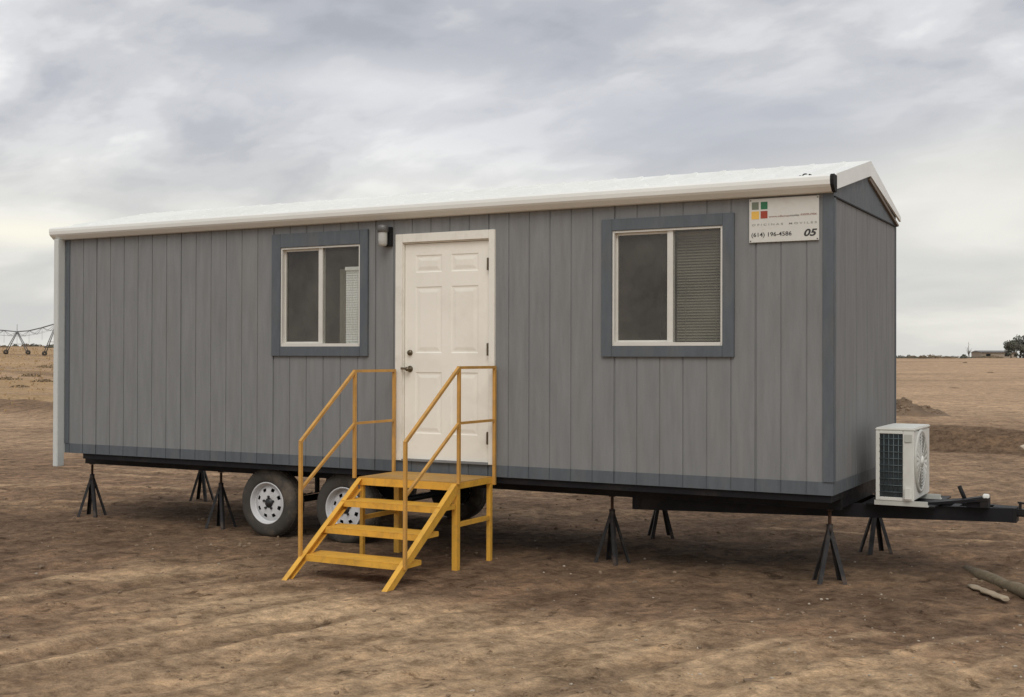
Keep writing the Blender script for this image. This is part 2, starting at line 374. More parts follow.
c = mixc(t, 1.0, c, ramp(t, noise(t, vv, 4.2, 5, .75, .8), [(.33, (.42, .39, .36)), (.41, (1, 1, 1))]), 'MULTIPLY')
c = mixc(t, 1.0, c, ramp(t, noise(t, vv, 70, 3, .7), [(.30, (.78, .78, .78)), (.7, (1.2, 1.2, 1.2))]), 'MULTIPLY')
c = mixc(t, 1.0, c, ramp(t, noise(t, vv, .09, 5, .6), [(.32, (.86, .86, .86)), (.68, (1.12, 1.12, 1.12))]), 'MULTIPLY')
vo = N(t, 'ShaderNodeTexVoronoi'); vo.inputs['Scale'].default_value = 16; t.links.new(vv, vo.inputs['Vector'])
spk = ramp(t, vo.outputs['Distance'], [(.05, (1, 1, 1)), (.12, (0, 0, 0))])
spm = ramp(t, noise(t, vv, 2.5, 3), [(.55, (0, 0, 0)), (.68, (.7,)*3)])
c = mixc(t, math_n(t, 'MULTIPLY', spk, spm), c, (.42, .36, .28))
t.links.new(c, p.inputs['Base Color']); p.inputs['Roughness'].default_value = .95; p.inputs['Specular IOR Level'].default_value = .15
bp = N(t, 'ShaderNodeBump'); bp.inputs['Strength'].default_value = 1.0; bp.inputs['Distance'].default_value = .09
t.links.new(noise(t, vv, 5, 10, .68, .3), bp.inputs['Height']); t.links.new(bp.outputs[0], p.inputs['Normal'])
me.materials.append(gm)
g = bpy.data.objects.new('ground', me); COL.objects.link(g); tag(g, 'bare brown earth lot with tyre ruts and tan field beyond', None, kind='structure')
def gh(x, y): return float(height(np.array([float(x)]), np.array([float(y)]))[0])

# heap of dug earth, a finer mesh of its own on the field
def heap(x, y):
    e = np.exp(-((x+4.35)/1.5)**4-((y-24.6)/.95)**2)
    return height(x, y)+(.38+.75*fbm(x*1.1, y*1.1, 4, .6)+.22*fbm(x*5, y*5, 3, .6))*e-.10*(1-e)
hx_, hy_ = np.meshgrid(np.linspace(-7.4, -1.2, 125), np.linspace(22.6, 27.8, 95)); hz_ = heap(hx_, hy_)
mh = MB(); mh.add(list(zip(hx_.ravel(), hy_.ravel(), hz_.ravel())), [(j*125+i, j*125+i+1, (j+1)*125+i+1, (j+1)*125+i) for j in range(94) for i in range(124)], True)
tag(obj('dirt_heap', mh, 'heapsoil', fix=False), 'lumpy heap of dug brown earth on the field behind the trailer', None, kind='structure')

# distant hills
m = MB(); hd = 4000
for k in range(60):
    pass
vs = []; n = 140
for k in range(n):
    a = -1.15+k*(1.45/(n-1)); hh = 6+30*max(0, float(fbm(np.array([a*9.0]), np.array([2.2]), 4)[0])+.12)
    vs += [(hd*math.sin(a), hd*math.cos(a), -3), (hd*1.05*math.sin(a), hd*1.05*math.cos(a), hh), (hd*1.3*math.sin(a), hd*1.3*math.cos(a), -3)]
fs = []
for k in range(n-1):
    fs += [(3*k, 3*k+3, 3*k+4, 3*k+1), (3*k+1, 3*k+4, 3*k+5, 3*k+2)]
m.add(vs, fs, True)
tag(obj('hills', m, 'hills'), 'faint low hills on the horizon', None, kind='structure')

# ------------------------------------------------------------------ the trailer
L, WD, HW = 8.40, 2.45, 2.34
GY0 = .2008; GP = .2032
TR = empty('office_trailer', (-4.2, 1.22, GZ), 'long grey wooden sided office trailer with white roof raised on jack stands', 'office trailer')
holes = [(-5.385, -4.435, 1.158, 2.125), (-1.842, -.879, 1.158, 2.125), (-3.955, -3.035, .105, 2.115)]
def siding_strip(mb, place, lo, hi, z0, z1, holes, groove_at):
    gr = [gpos for gpos in groove_at if lo+.01 < gpos < hi-.01]; gw0, gd0 = .0055, .006
    br = {lo, hi}
    wide = {gpos: (.0085 if groove_at.index(gpos) % 6 == 2 else gw0) for gpos in gr}
    for gpos in gr: br |= {gpos-wide[gpos], gpos+wide[gpos]}
    for h in holes:
        br |= {h[0], h[1]}
    br = sorted(b for b in br if lo <= b <= hi)
    for a, b in zip(br[:-1], br[1:]):
        if b-a < 1e-6: continue
        mid = (a+b)/2; hit = [gpos for gpos in gr if abs(mid-gpos) < wide[gpos]]; isg = bool(hit); dep = 0 if not hit else (.010 if wide[hit[0]] > gw0 else gd0)
        zs = [(z0, z1)]
        for h in holes:
            if h[0]-1e-6 < mid < h[1]+1e-6:
                nz = []
                for (p0, p1) in zs:
                    if h[2] > p0: nz.append((p0, min(p1, h[2])))
                    if h[3] < p1: nz.append((max(p0, h[3]), p1))
                zs = [(p, q_) for p, q_ in nz if q_-p > 1e-4]
        for p0, p1 in zs:
            mb.add([place(a, dep, p0), place(b, dep, p0), place(b, dep, p1), place(a, dep, p1)], [(0, 1, 2, 3)])
            if isg:
                mb.add([place(a, 0, p0), place(a, dep, p0), place(a, dep, p1), place(a, 0, p1)], [(0, 1, 2, 3)])
                mb.add([place(b, 0, p0), place(b, dep, p0), place(b, dep, p1), place(b, 0, p1)], [(0, 1, 2, 3)])
FRG = [-GY0-k*GP for k in range(60)]
pf = lambda a, d, z: (a, d, z)
m = MB(); siding_strip(m, pf, -L+.066, -.074, .098, HW+.03, holes, FRG); front = obj('siding', m, 'siding', TR, fix=False)
pe = lambda a, d, z: (-d, a, z)
EG = [.4064+k*GP*2 for k in range(6)]
pe = lambda a, d, z: (-d*.45, a, z)
m = MB(); siding_strip(m, pe, .06, WD, .098, 2.312, [], EG); obj('siding', m, 'siding', TR, fix=False)
# gable, blue grey, with its groove line beneath
def zr(y): return 2.43+(y+.04)*(.30/1.265) if y < 1.225 else 2.43+(2.49-y)*(.30/1.265)
m = MB()
m.prism([(0.0, 2.318), (WD, 2.318), (WD, zr(WD)-.01), (1.225, zr(1.225)-.01), (0, zr(0)-.01)], -.03, .004)
obj('gable_panel', m, 'trim', TR)
m = MB(); m.box(-.002, .012, .03, WD, 2.305, 2.317); obj('gable_flashing', m, 'dark', TR)
# hidden sides, floor, lining
m = MB(); m.box(-L, 0-.02, WD-.03, WD, 0, HW+.05); m.box(-L, -L+.03, .03, WD-.03, 0, HW+.05)
m.prism([(0.03, HW+.05), (WD-.03, HW+.05), (1.225, zr(1.225)-.03)], -L, -L+.03)
obj('rear_cladding', m, 'siding', TR)
m = MB(); m.box(-L+.03, -.03, .09, WD-.04, .03, .06); m.box(-L+.04, -.04, WD-.06, WD-.035, .06, 2.34); m.box(-L+.035, -L+.05, .09, WD-.06, .06, 2.34); m.box(-.05, -.035, .09, WD-.06, .06, 2.34)
m.box(-L+.035, -.035, .02, WD-.04, 2.345, 2.36)
for x in (-4.2, -2.4): m.box(x, x+.06, .09, WD-.065, .065, 2.34)
hx = sorted(holes)
def lining(x0, x1, z0, z1): m.box(x0, x1, .06, .085, z0, z1)
px = -L+.055
for h in hx:
    lining(px, h[0], .065, 2.34); lining(h[0]+.001, h[1]-.001, h[3], 2.34)
    if h[2] > .3: lining(h[0]+.001, h[1]-.001, .065, h[2])
    px = h[1]
lining(px, -.055, .065, 2.34)
obj('interior_lining', m, 'inner', TR)
m = MB(); m.box(-L+.005, -.012, .012, WD-.035, -.0, .028); 
for k in range(19): m.box(-L+.3+k*.405, -L+.34+k*.405, .065, WD-.08, -.053, -.002)
obj('underfloor', m, 'ply', TR)
m = MB(); m.box(-8.14, -.015, .02, .06, -.058, -.0015); m.box(-8.14, -.015, WD-.07, WD-.03, -.058, -.0015); m.box(-.055, -.0155, .0605, WD-.0705, -.058, -.0015)
obj('rim_joist', m, 'blacksteel', TR)
# bottom board, same grooves, blue grey
m = MB()
b0 = lambda a, d, z: (a, d-.003, z)
siding_strip(m, b0, -L, 0.003, 0.0, .10, [], FRG)
b1_ = lambda a, d, z: (.003-d, a, z)
siding_strip(m, b1_, -.003, WD, 0.0, .10, [], EG)
m.box(-L, .0015, -.0015, .012, -.001, .0005); m.box(-.012, .0015, .014, WD, -.001, .0005)
m.box(-L, 0.0, -.0025, 0, .1, .1025)
obj('bottom_board', m, 'trim', TR, fix=False)
# corner boards
m = MB(); m.box(-.074, .010, -.012, .0, .1025, HW+.02, .002); m.box(.0, .012, .001, .062, .1025, 2.303, .002); obj('corner_board', m, 'trim', TR)
m = MB(); m.box(-L, -L+.068, -.010, .001, .1025, HW+.02, .002); obj('corner_board', m, 'trim', TR)
m = MB(); m.box(.0, .008, WD-.03, WD+.008, .1025, 2.303, .002); obj('corner_board', m, 'trim', TR)
# top frieze under the gutter, thin dark shadow gap is left to the light
# roof
rib = .005
m = MB()
x0, x1 = -L-.135, .012
ye, ze = -.075, 2.452; yr, zr_ = 1.225, 2.738; yb = 2.525
prof = []
k = 0; x = x0
xs = []
while x < x1-.001:
    xs += [(x, 0), (min(x+.215, x1), 0), (min(x+.228, x1), .032), (min(x+.25, x1), .032)]
    x += .27
xs = [s for i, s in enumerate(xs) if i == 0 or s[0] > xs[i-1][0]+1e-5]
xs.append((x1, 0))
for (ya, za, yb_, zb) in ((ye, ze, yr, zr_), (yb, ze, yr, zr_)):
    vs = []; fs = []
    for i, (xx, dz) in enumerate(xs):
        ym, zm = ya+(yb_-ya)*.07, za+(zb-za)*.07
        vs += [(xx, ya, za), (xx, ym, zm+dz), (xx, yb_, zb+dz)]
        if i: fs += [(3*i-3, 3*i, 3*i+1, 3*i-2), (3*i-2, 3*i+1, 3*i+2, 3*i-1)]
    m.add(vs, fs)
m.add([(x0, ye, ze-.012), (x1, ye, ze-.012), (x1, yr, zr_-.012), (x0, yr, zr_-.012), (x0, yb, ze-.012), (x1, yb, ze-.012)], [(0, 1, 2, 3), (3, 2, 5, 4)])
roof = obj('roof', m, 'white', TR, fix=False)
m = MB(); m.prism([(yr-.11, zr_+.001-.024), (yr, zr_+.024), (yr+.11, zr_+.001-.024), (yr+.11, zr_-.03), (yr, zr_+.012), (yr-.11, zr_-.03)], x0, x1+.012); obj('ridge_cap', m, 'white', roof)
# gutter along the front eave: rolled top, face, lower chamfer
gp = [(-.002, 2.352), (-.012, 2.336), (-.055, 2.340), (-.098, 2.375), (-.112, 2.392), (-.118, 2.425), (-.116, 2.452), (-.104, 2.467), (-.085, 2.472), (-.06, 2.468), (-.002, 2.466)]
m = MB(); m.prism(gp, x0, .006); obj('gutter', m, 'white', roof)
m = MB(); m.prism([(a-.001 if a < -.05 else a, b) for a, b in gp], .007, .034)
m.v = [(v[0], v[1]*1.0, v[2]) for v in m.v]
obj('gutter_end_gap', m, 'dark', roof)
# rake boards on the gable end
for s in (0, 1):
    m = MB()
    ya = -.02 if s == 0 else 2.56
    sl_ = (zr_-ze)/(yr-ye)
    za = zr_+.020-abs(yr-ya)*sl_*(1.0 if s == 0 else 1.16)
    prof = [(ya, za-(.125 if s == 0 else .05)), (ya, za-.01), (ya+(.02 if s == 0 else -.02), za), (yr, zr_+.020), (yr, zr_-.110)]
    m.prism(prof, .0125, .030); obj('rake_board', m, 'white', roof)
m = MB()
m.prism([(1.226, zr_-.111), (1.226, zr_-.145), (2.47, 2.312), (2.50, 2.330)], .005, .024); obj('rake_soffit', m, 'softwood', roof)
# left rear white sheet corner / downspout
m = MB(); m.box(-8.478, -8.405, -.10, -.004, -.150, 2.345, .006); obj('downspout', m, 'whitedull', TR)
m = MB(); m.box(-8.47, -8.402, .0, 2.45, .0, 2.4); obj('rear_sheet', m, 'whitedull', TR)
# black wire scraps on the roof
m = MB()
def arc(c, r, a0, a1, n=9, tilt=0): return [(c[0]+r*math.cos(a0+(a1-a0)*i/n), c[1]+tilt*i/n, c[2]+r*math.sin(a0+(a1-a0)*i/n)) for i in range(n+1)]
m.path([(-.262, -.03, 2.474), (-.245, -.03, 2.480), (-.232, -.02, 2.474)]+arc((-.212, -.01, 2.474), .022, 2.9, .2, tilt=.01)+[(-.18, -.01, 2.490), (-.165, -.0, 2.484)], .0055, 6)
obj('cable_loop', m, 'dark', roof)

# door ---------------------------------------------------------------
DX0, DX1, DZ0, DZ1 = -3.943, -3.045, .122, 2.103
m = MB(); yd = .012
cols = [(DX0+.115, DX0+.40), (DX1-.40, DX1-.115)]
rows = [(DZ0+.235, DZ0+.80), (DZ0+.975, DZ0+1.585), (DZ0+1.715, DZ0+1.875)]
xb = [DX0, cols[0][0], cols[0][1], cols[1][0], cols[1][1], DX1]; zb = [DZ0]+[z for r in rows for z in r]+[DZ1]
for i in range(5):
    for j in range(7):
        a, b, c_, d = xb[i], xb[i+1], zb[j], zb[j+1]
        if i in (1, 3) and j in (1, 3, 5):
            rings = [(0, 0), (.010, .005), (.022, .0055), (.05, .001), (.055, .0005)]
            pr = None
            for ins, dep in rings:
                cur = [(a+ins, yd+dep, c_+ins), (b-ins, yd+dep, c_+ins), (b-ins, yd+dep, d-ins), (a+ins, yd+dep, d-ins)]
                if pr: m.add(pr+cur, [(0, 1, 5, 4), (1, 2, 6, 5), (2, 3, 7, 6), (3, 0, 4, 7)])
                pr = cur
            m.add(pr, [(0, 1, 2, 3)])
        else: m.add([(a, yd, c_), (b, yd, c_), (b, yd, d), (a, yd, d)], [(0, 1, 2, 3)])
m.box(DX0, DX1, yd+.012, yd+.045, DZ0, DZ1)
for a, b in (((DX0, DZ0), (DX0, DZ1)), ((DX1, DZ0), (DX1, DZ1)), ((DX0, DZ0), (DX1, DZ0)), ((DX0, DZ1), (DX1, DZ1))):
    m.add([(a[0], yd, a[1]), (b[0], yd, b[1]), (b[0], yd+.03, b[1]), (a[0], yd+.03, a[1])], [(0, 1, 2, 3)])
door = obj('door', m, 'door', TR, label='cream six panel entrance door', fix=False)
m = MB(); m.box(-4.029, -3.953, -.026, .004, .105, 2.196, .003); m.box(-3.035, -2.975, -.026, .004, .105, 2.196, .003); m.box(-3.9525, -3.0355, -.026, .004, 2.117, 2.196, .003)
m.box(-3.953, -3.9465, -.004, .05, .11, 2.116); m.box(-3.0415, -3.035, -.004, .05, .11, 2.116); m.box(-3.9465, -3.0415, -.004, .05, 2.1065, 2.116)
obj('door_frame', m, 'doortrim', door)
m = MB(); m.box(-3.953, -3.035, -.030, .05, .1035, .119); obj('threshold', m, 'galv', door)
m = MB(); m.lathe((-3.885, yd, 1.10), (0, -1, 0), [(0.0, .024), (.022, .022), (.027, .008), (.027, 0)], 16); obj('deadbolt', m, 'bronze', door)
m = MB(); m.lathe((-3.885, yd, .95), (0, -1, 0), [(0.03, 0), (.030, .006), (.012, .012), (.012, .04), (0, .042)], 16)
m.bar((-3.90, yd-.045, .952), (-3.955, yd-.05, .955), .015, .02)
m.lathe((-3.89, yd-.03, .95), (0, -1, 0), [(.016, 0), (.020, .010), (.02, .022), (0, .03)], 16)
obj('door_handle', m, 'bronze', door)
for z in (1.89, 1.13, .34):
    m = MB(); m.box(-3.052, -3.034, -.031, .008, z-.055, z+.055, .002); m.tube((-3.046, -.006, z-.057), (-3.046, -.006, z+.057), .008, 8); obj('hinge', m, 'bronze', door)

# windows ------------------------------------------------------------
def window(x0, x1, z0, z1, tx0, tx1, tz0, tz1, kind):
    m = MB(); b = .003
    m.box(tx0, x0, -.024, 0, tz0, tz1, b); m.box(x1, tx1, -.024, 0, tz0, tz1, b); m.box(x0+.0005, x1-.0005, -.024, 0, z1, tz1, b); m.box(x0+.0005, x1-.0005, -.024, 0, tz0, z0, b)
    w = obj('window', m, 'trim', TR)
    e = .018; y0, y1 = -.012, .055; mid = (x0+x1)/2+(-.0 if kind == 1 else .03)
    m = MB()
    m.box(x0+.001, x0+e, y0, y1, z0+.001, z1-.001); m.box(x1-e, x1-.001, y0, y1, z0+.001, z1-.001)
    m.box(x0+e+.0005, x1-e-.0005, y0, y1, z1-e, z1-.001); m.box(x0+e+.0005, x1-e-.0005, y0-.006, y1, z0+.001, z0+e+.012)
    m.box(mid-.028, mid+.022, .006, .05, z0+e+.013, z1-e-.001); m.box(mid-.012, mid+.022, .003, .0055, z0+e+.013, z1-e-.001)
    # sliding sash stiles on the left leaf, set back
    m.box(x0+e+.001, x0+e+.016, .028, .05, z0+e+.013, z1-e-.001); m.box(x0+e+.017, mid-.029, .028, .05, z0+e+.013, z0+e+.030); m.box(x0+e+.017, mid-.029, .028, .05, z1-e-.02, z1-e-.001)
    obj('window_frame', m, 'alu', w)
    m = MB(); m.box(x0+e+.0165, mid-.0285, .036, .040, z0+e+.0305, z1-e-.0205); obj('glass', m, 'glass', w)
    m = MB(); m.box(mid+.0225, x1-e-.0005, .016, .020, z0+e+.0135, z1-e-.0015); obj('glass', m, 'glass', w)
    # venetian blinds hanging behind the glass
    def blind(a, b_, zt, zbm, mat, tilt, y=.11, pitch=.027):
        m = MB(); zz = zt; hw = .0125
        while zz > zbm:
            dy, dz = hw*math.cos(tilt), hw*math.sin(tilt)
            m.add([(a, y-dy, zz-dz), (b_, y-dy, zz-dz), (b_, y+dy, zz+dz), (a, y+dy, zz+dz)], [(0, 1, 2, 3)])
            zz -= pitch
        for xx in (a+.08, b_-.08): m.box(xx-.0015, xx+.0015, y-.016, y-.0145, zbm, zt+.02)
        m.box(a, b_, y-.018, y+.018, zt+.012, zt+.045); m.box(a, b_, y-.012, y+.012, zbm-.02, zbm-.004)
        obj('blind', m, mat, w, fix=False)  # with 'reflblind' this is the added stand-in for a reflection
    if kind == 2:
        blind(mid+.02, x1-.01, z1-.07, z0+.03, 'blind', .95, pitch=.0235)
    else:
        blind(x1-.235, x1-.012, z1-.25, z0+.02, 'reflblind', 1.2, y=.085, pitch=.0235)  # blind added to stand in for the pale reflection in this pane
        m = MB(); vs = []; nn = 16
        for i in range(nn+1):
            t_ = i/nn; xx = x1-.335+.10*t_; yy = .12+.012*math.sin(t_*18)
            vs += [(xx, yy, z0+.02), (xx, yy, z1-.22)]
        m.add(vs, [(2*i, 2*i+2, 2*i+3, 2*i+1) for i in range(nn)], True)
        obj('reflection_curtain', m, 'blind', w, fix=False)  # curtain added for the beige edge of that reflection
    return w
window(-5.387, -4.435, 1.158, 2.127, -5.495, -4.343, 1.066, 2.262, 1)
window(-1.844, -.877, 1.158, 2.127, -1.940, -.780, 1.066, 2.225, 2)

# wall lamp ----------------------------------------------------------
lx = -4.125
m = MB(); m.box(lx-.045, lx+.055, -.028, -.002, 2.09, 2.27, .004); lamp = obj('wall_lamp', m, 'dark', TR)
m = MB(); m.lathe((lx-.005, -.085, 2.215), (0, 0, 1), [(.048, 0), (.052, .004), (.052, .045), (.046, .062), (.03, .07), (0, .072)], 20)
m.box(lx-.03, lx+.02, -.06, -.028, 2.225, 2.262); obj('lamp_cap', m, 'lampmetal', lamp)
m = MB(); m.lathe((lx-.005, -.085, 2.085), (0, 0, 1), [(0, 0), (.03, .003), (.041, .02), (.043, .06), (.043, .130)], 20); obj('lamp_glass', m, 'frost', lamp)

# sign ---------------------------------------------------------------
sx0, sx1, sz0, sz1 = -.657, -.101, 1.976, 2.322
m = MB(); m.box(sx0, sx1, -.018, -.0125, sz0, sz1, .0015)
sign = obj('sign', m, 'sign', TR, label='white company sign with four coloured squares and the number 05')
SW, SH = sx1-sx0, sz1-sz0; YS = -.0195
m = MB(); m.box(sx0+.02, sx1-.02, -.0124, -.0005, sz0+.03, sz1-.03); obj('sign_batten', m, 'trim', sign)
def sq(x0, x1, t0, t1, mat):
    m = MB(); m.box(sx0+x0*SW, sx0+x1*SW, YS, -.0181, sz1-t1*SH, sz1-t0*SH); obj('logo_square', m, mat, sign)
sq(.04, .14, .075, .245, 'moss'); sq(.17, .268, .075, .245, 'green'); sq(.035, .145, .285, .465, 'amber'); sq(.168, .268, .285, .455, 'red')
dg = None
def text(s, x, t, h, width, mat, shear=0, bold=0, space=1, name='lettering'):
    cu = bpy.data.curves.new('lettering_curve', 'FONT'); cu.body = s; cu.size = 1; cu.shear = shear; cu.offset = bold; cu.space_character = space; cu.resolution_u = 4
    tmp = bpy.data.objects.new('tmp', cu); COL.objects.link(tmp); bpy.context.view_layer.update()
    me = bpy.data.meshes.new_from_object(tmp.evaluated_get(bpy.context.evaluated_depsgraph_get()))
    bpy.data.objects.remove(tmp); bpy.data.curves.remove(cu)
    P = np.array([v.co[:] for v in me.vertices]); mn = P.min(0); mx = P.max(0)
    o0 = WL[sign.name]
    for v in me.vertices:
        a = (v.co.x-mn[0])/(mx[0]-mn[0]); b = (v.co.y-mn[1])/(mx[1]-mn[1])
        v.co = Vector((sx0+x*SW+a*width*SW, YS, sz1-t*SH+b*h*SH))-o0
    me.name = name; me.materials.clear(); me.materials.append(MAT[mat])
    o = bpy.data.objects.new(name, me); COL.objects.link(o); o.parent = sign; WL[o.name] = o0
text('(614) 196-4586', .035, .90, .125, .58, 'ink', bold=.012)
text('05', .79, .905, .165, .185, 'ink', shear=.28, bold=.03)
text('O F I C I N A S    M O V I L E S', .04, .62, .045, .93, 'inkgrey', bold=.02)
text('www.oficinas', .285, .44, .04, .30, 'inkred', bold=.02); text('moviles', .59, .44, .048, .13, 'ink', bold=.0); text('.com.mx', .73, .43, .04, .24, 'inkred', bold=.02)
for xx in (sx0+.012, sx1-.012):
    for zz in (sz0+.012, sz1-.012):
        m = MB(); m.lathe((xx, -.018, zz), (0, -1, 0), [(.006, 0), (.006, .002), (0, .004)], 8); obj('screw', m, 'galv', sign)

# chassis ------------------------------------------------------------
FB, FT = -.150, -.056
m = MB()
for y in (.35, 2.03):
    m.box(-8.47, -.02, y, y+.07, FB+.008, FT-.008); m.box(-8.47, -.02, y-.004, y+.074, FB, FB+.0079); m.box(-8.47, -.02, y-.004, y+.074, FT-.0079, FT)
for x in (-8.47, -7.0, -5.9, -5.15, -4.4, -3.2, -2.0, -.95, -.09): m.box(x, x+.06, .426, 2.024, FB+.005, FT-.002)
obj('chassis_frame', m, 'blacksteel', TR)
m = MB()
# the tongue: two rails converging on the coupler
for sgn in (-1, 1):
    a = Vector((-1.82, 1.22+sgn*.80, -.203)); b = Vector((1.16, 1.22+sgn*.07, -.203)); m.bar(a, b, .055, .112)
m.box(-1.83, -1.76, .40, 2.04, -.258, -.151); m.box(.02, .08, .88, 1.56, -.255, -.15); m.box(.70, .76, 1.10, 1.34, -.25, -.155)
m.box(1.02, 1.20, 1.13, 1.31, -.262, -.1445)
ton = obj('tongue', m, 'blacksteel', TR)
m = MB(); m.box(1.15, 1.42, 1.165, 1.275, -.215, -.158, .012); m.lathe((1.46, 1.22, -.235), (0, 0, 1), [(.0, .085), (.05, .075), (.062, .04), (.062, 0)], 16)
m.bar((1.22, 1.22, -.158), (1.22, 1.22, -.10), .02, .03); m.bar((1.20, 1.22, -.106), (1.36, 1.22, -.12), .022, .014)
obj('coupler', m, 'blacksteel', ton)
m = MB(); m.box(.08, .62, .80, 1.66, -.143, -.131); obj('support_plate', m, 'blacksteel', ton)
m = MB(); m.bar((.52, 1.05, -.132), (1.0, 1.05, -.068), .20, .022); m.prism([(.84, -.14), (1.005, -.14), (1.005, -.065), (.97, -.05), (.84, -.075)], .98, 1.12, axis=1); m.box(.945, 1.0, .955, .979, -.135, -.06); obj('folded_stand', m, 'blacksteel', ton)
m = MB(); m.box(.965, 1.012, .96, 1.02, -.060, -.028, .006); obj('end_cap', m, 'white', ton)
m = MB(); m.tube((.815, 1.12, -.105), (.765, 1.12, .015), .017, 10); obj('hand_lever', m, 'dark', ton)
# suspension and wheels
m = MB()
for x in (-5.64, -4.70): m.tube((x, .30, -.42), (x, 2.15, -.42), .035, 12)
for y in (.39, 2.065):
    for x in (-5.64, -4.70):
        for k in range(4):
            ln = .40-.08*k; pts = [(x-ln+2*ln*i/8, y, -.30-.012*k-.05*(1-((i-4)/4)**2)) for i in range(9)]
            for a, b in zip(pts[:-1], pts[1:]): m.bar(a, b, .045, .009)
        for s in (-.4, .4): m.bar((x+s, y, -.30), (x+s, y, -.15), .03, .04)
obj('suspension', m, 'blacksteel', TR)
def wheel(cx, yo, sgn):
    """yo: y of the outer face; sgn -1 when it faces the camera side"""
    R0, wd = .345, .215; c0 = (cx, yo, GZ+R0-.004); ax = (0, -sgn, 0)       # axis points inward
    m = MB()
    m.lathe(c0, ax, [(.095, .072), (.10, .055), (.045, .05), (.04, .03), (0, .028)], 16)
    for k in range(5):
        t_ = 2*PI*k/5+PI/2; m.tube((cx+.062*math.cos(t_), yo-sgn*.052, c0[2]+.062*math.sin(t_)), (cx+.062*math.cos(t_), yo-sgn*.028, c0[2]+.062*math.sin(t_)), .013, 6)
    w = obj('wheel', m, 'hub', TR)
    m = MB()
    m.lathe(c0, ax, [(.200, .03), (.214, .010), (.240, .004), (.285, .0), (.318, .010), (.336, .030), (R0, .052), (R0, wd-.052), (.335, wd-.03), (.31, wd-.008), (.27, wd), (.2, wd-.03)], 56)
    for k in range(56):        # tread blocks
        t_ = 2*PI*k/56
        for yy in (.062, .107, .15):
            d = Vector((math.cos(t_), 0, math.sin(t_))); q_ = Vector(c0)+Vector(ax)*yy
            m.bar(q_+d*(R0-.004), q_+d*(R0+.004), .026, .026, upv=(0, 1, 0))
    obj('tyre', m, 'rubber', w)
    m = MB(); n = 64
    m.lathe(c0, ax, [(.207, .022), (.212, .008), (.204, .003), (.196, .012), (.190, .050), (.176, .070)], n)
    # disc with eight openings
    zc_ = c0[2]
    rr = [.176, .150, .118, .095]; dd = [.070, .052, .042, .045]
    for i in range(3):
        for k in range(n):
            if i == 1 and (k % 8) in (3, 4, 5): continue
            a0, a1 = 2*PI*k/n, 2*PI*(k+1)/n
            P = lambda r, d, a: (cx+r*math.cos(a), yo-sgn*d, zc_+r*math.sin(a))
            m.add([P(rr[i], dd[i], a0), P(rr[i], dd[i], a1), P(rr[i+1], dd[i+1], a1), P(rr[i+1], dd[i+1], a0)], [(0, 1, 2, 3)], True)
    m.lathe(c0, ax, [(.095, .045), (.078, .040), (.05, .044)], n)
    m.lathe(c0, ax, [(.176, .07), (.176, .17)], n)
    obj('rim', m, 'rim', w)
    m = MB(); m.lathe(c0, ax, [(.175, .10), (0, .10)], 24); obj('brake_drum', m, 'dark', w)
for x in (-5.64, -4.70): wheel(x, .085, -1)
for x in (-5.64, -4.70): wheel(x, 2.365, 1)

# ------------------------------------------------------------------ condenser
ac = empty('air_conditioner', (.33, 1.05, -.131), 'ivory outdoor air conditioning unit standing on the black trailer tongue', 'air conditioner')
ax0, ax1, ay0, ay1, az0, az1 = .175, .475, .72, 1.46, -.092, .497
m = MB(); m.box(ax0, ax1, ay0+.014, ay1, az0, az1-.02, .012); m.box(ax0-.003, ax1+.006, ay0-.002, ay1+.004, az1-.024, az1, .008)
m.box(ax0+.002, ax0+.032, ay0-.002, ay0+.0135, az0, az1-.025, .003); m.box(ax0+.215, ax1+.002, ay0-.002, ay0+.0135, az0, az1-.025, .004); m.box(ax0+.0325, ax0+.2145, ay0-.002, ay0+.0135, az0, az0+.028, .003); m.box(ax0+.0325, ax0+.2145, ay0-.002, ay0+.0135, az1-.048, az1-.0245, .003)
obj('casing', m, 'ac', ac)
m = MB(); m.box(ax0+.0325, ax0+.2145, ay0+.009, ay0+.0138, az0+.0285, az1-.0485)
obj('coil', m, 'fin', ac)
m = MB()
for k in range(9): z = az0+.07+k*.054; m.tube((ax0+.03, ay0+.001, z), (ax0+.216, ay0+.001, z), .0028, 6)
for k in range(4): x = ax0+.066+k*.038; m.tube((x, ay0+.003, az0+.03), (x, ay0+.003, az1-.05), .0032, 6)
obj('coil_guard', m, 'wire', ac)
m = MB(); m.box(ax0+.228, ax1-.012, ay0-.008, ay0-.0025, az1-.115, az1-.050, .003); m.box(ax0+.235, ax0+.27, ay0-.010, ay0-.0102, az1-.112, az1-.095); obj('side_handle', m, 'acdull', ac)
m = MB(); m.box(ax0+.225, ax1-.012, ay0-.030, ay0-.0025, az0+.008, az0+.12, .012); obj('valve_cover', m, 'ac', ac)
m = MB(); cc = (ax1+.001, 1.01, .215)
m.lathe(cc, (1, 0, 0), [(.262, 0), (.258, .012), (.246, .016), (.232, .013), (.225, .004)], 40); obj('fan_shroud', m, 'acdull', ac)
m = MB(); m.lathe(cc, (1, 0, 0), [(.225, .004), (0, .004)], 32); fan = obj('fan_opening', m, 'fandark', ac)
m = MB()
for r in [.04+.026*k for k in range(8)]:
    m.path([(cc[0]+.013, cc[1]+r*math.cos(2*PI*i/28), cc[2]+r*math.sin(2*PI*i/28)) for i in range(29)], .0025, 5)
for k in range(8): m.tube((cc[0]+.011, cc[1], cc[2]), (cc[0]+.011, cc[1]+.232*math.cos(k*PI/4), cc[2]+.232*math.sin(k*PI/4)), .004, 5)
m.lathe((cc[0]+.008, cc[1], cc[2]), (1, 0, 0), [(.04, 0), (.04, .014), (0, .02)], 16)
obj('fan_grille', m, 'ac', ac)
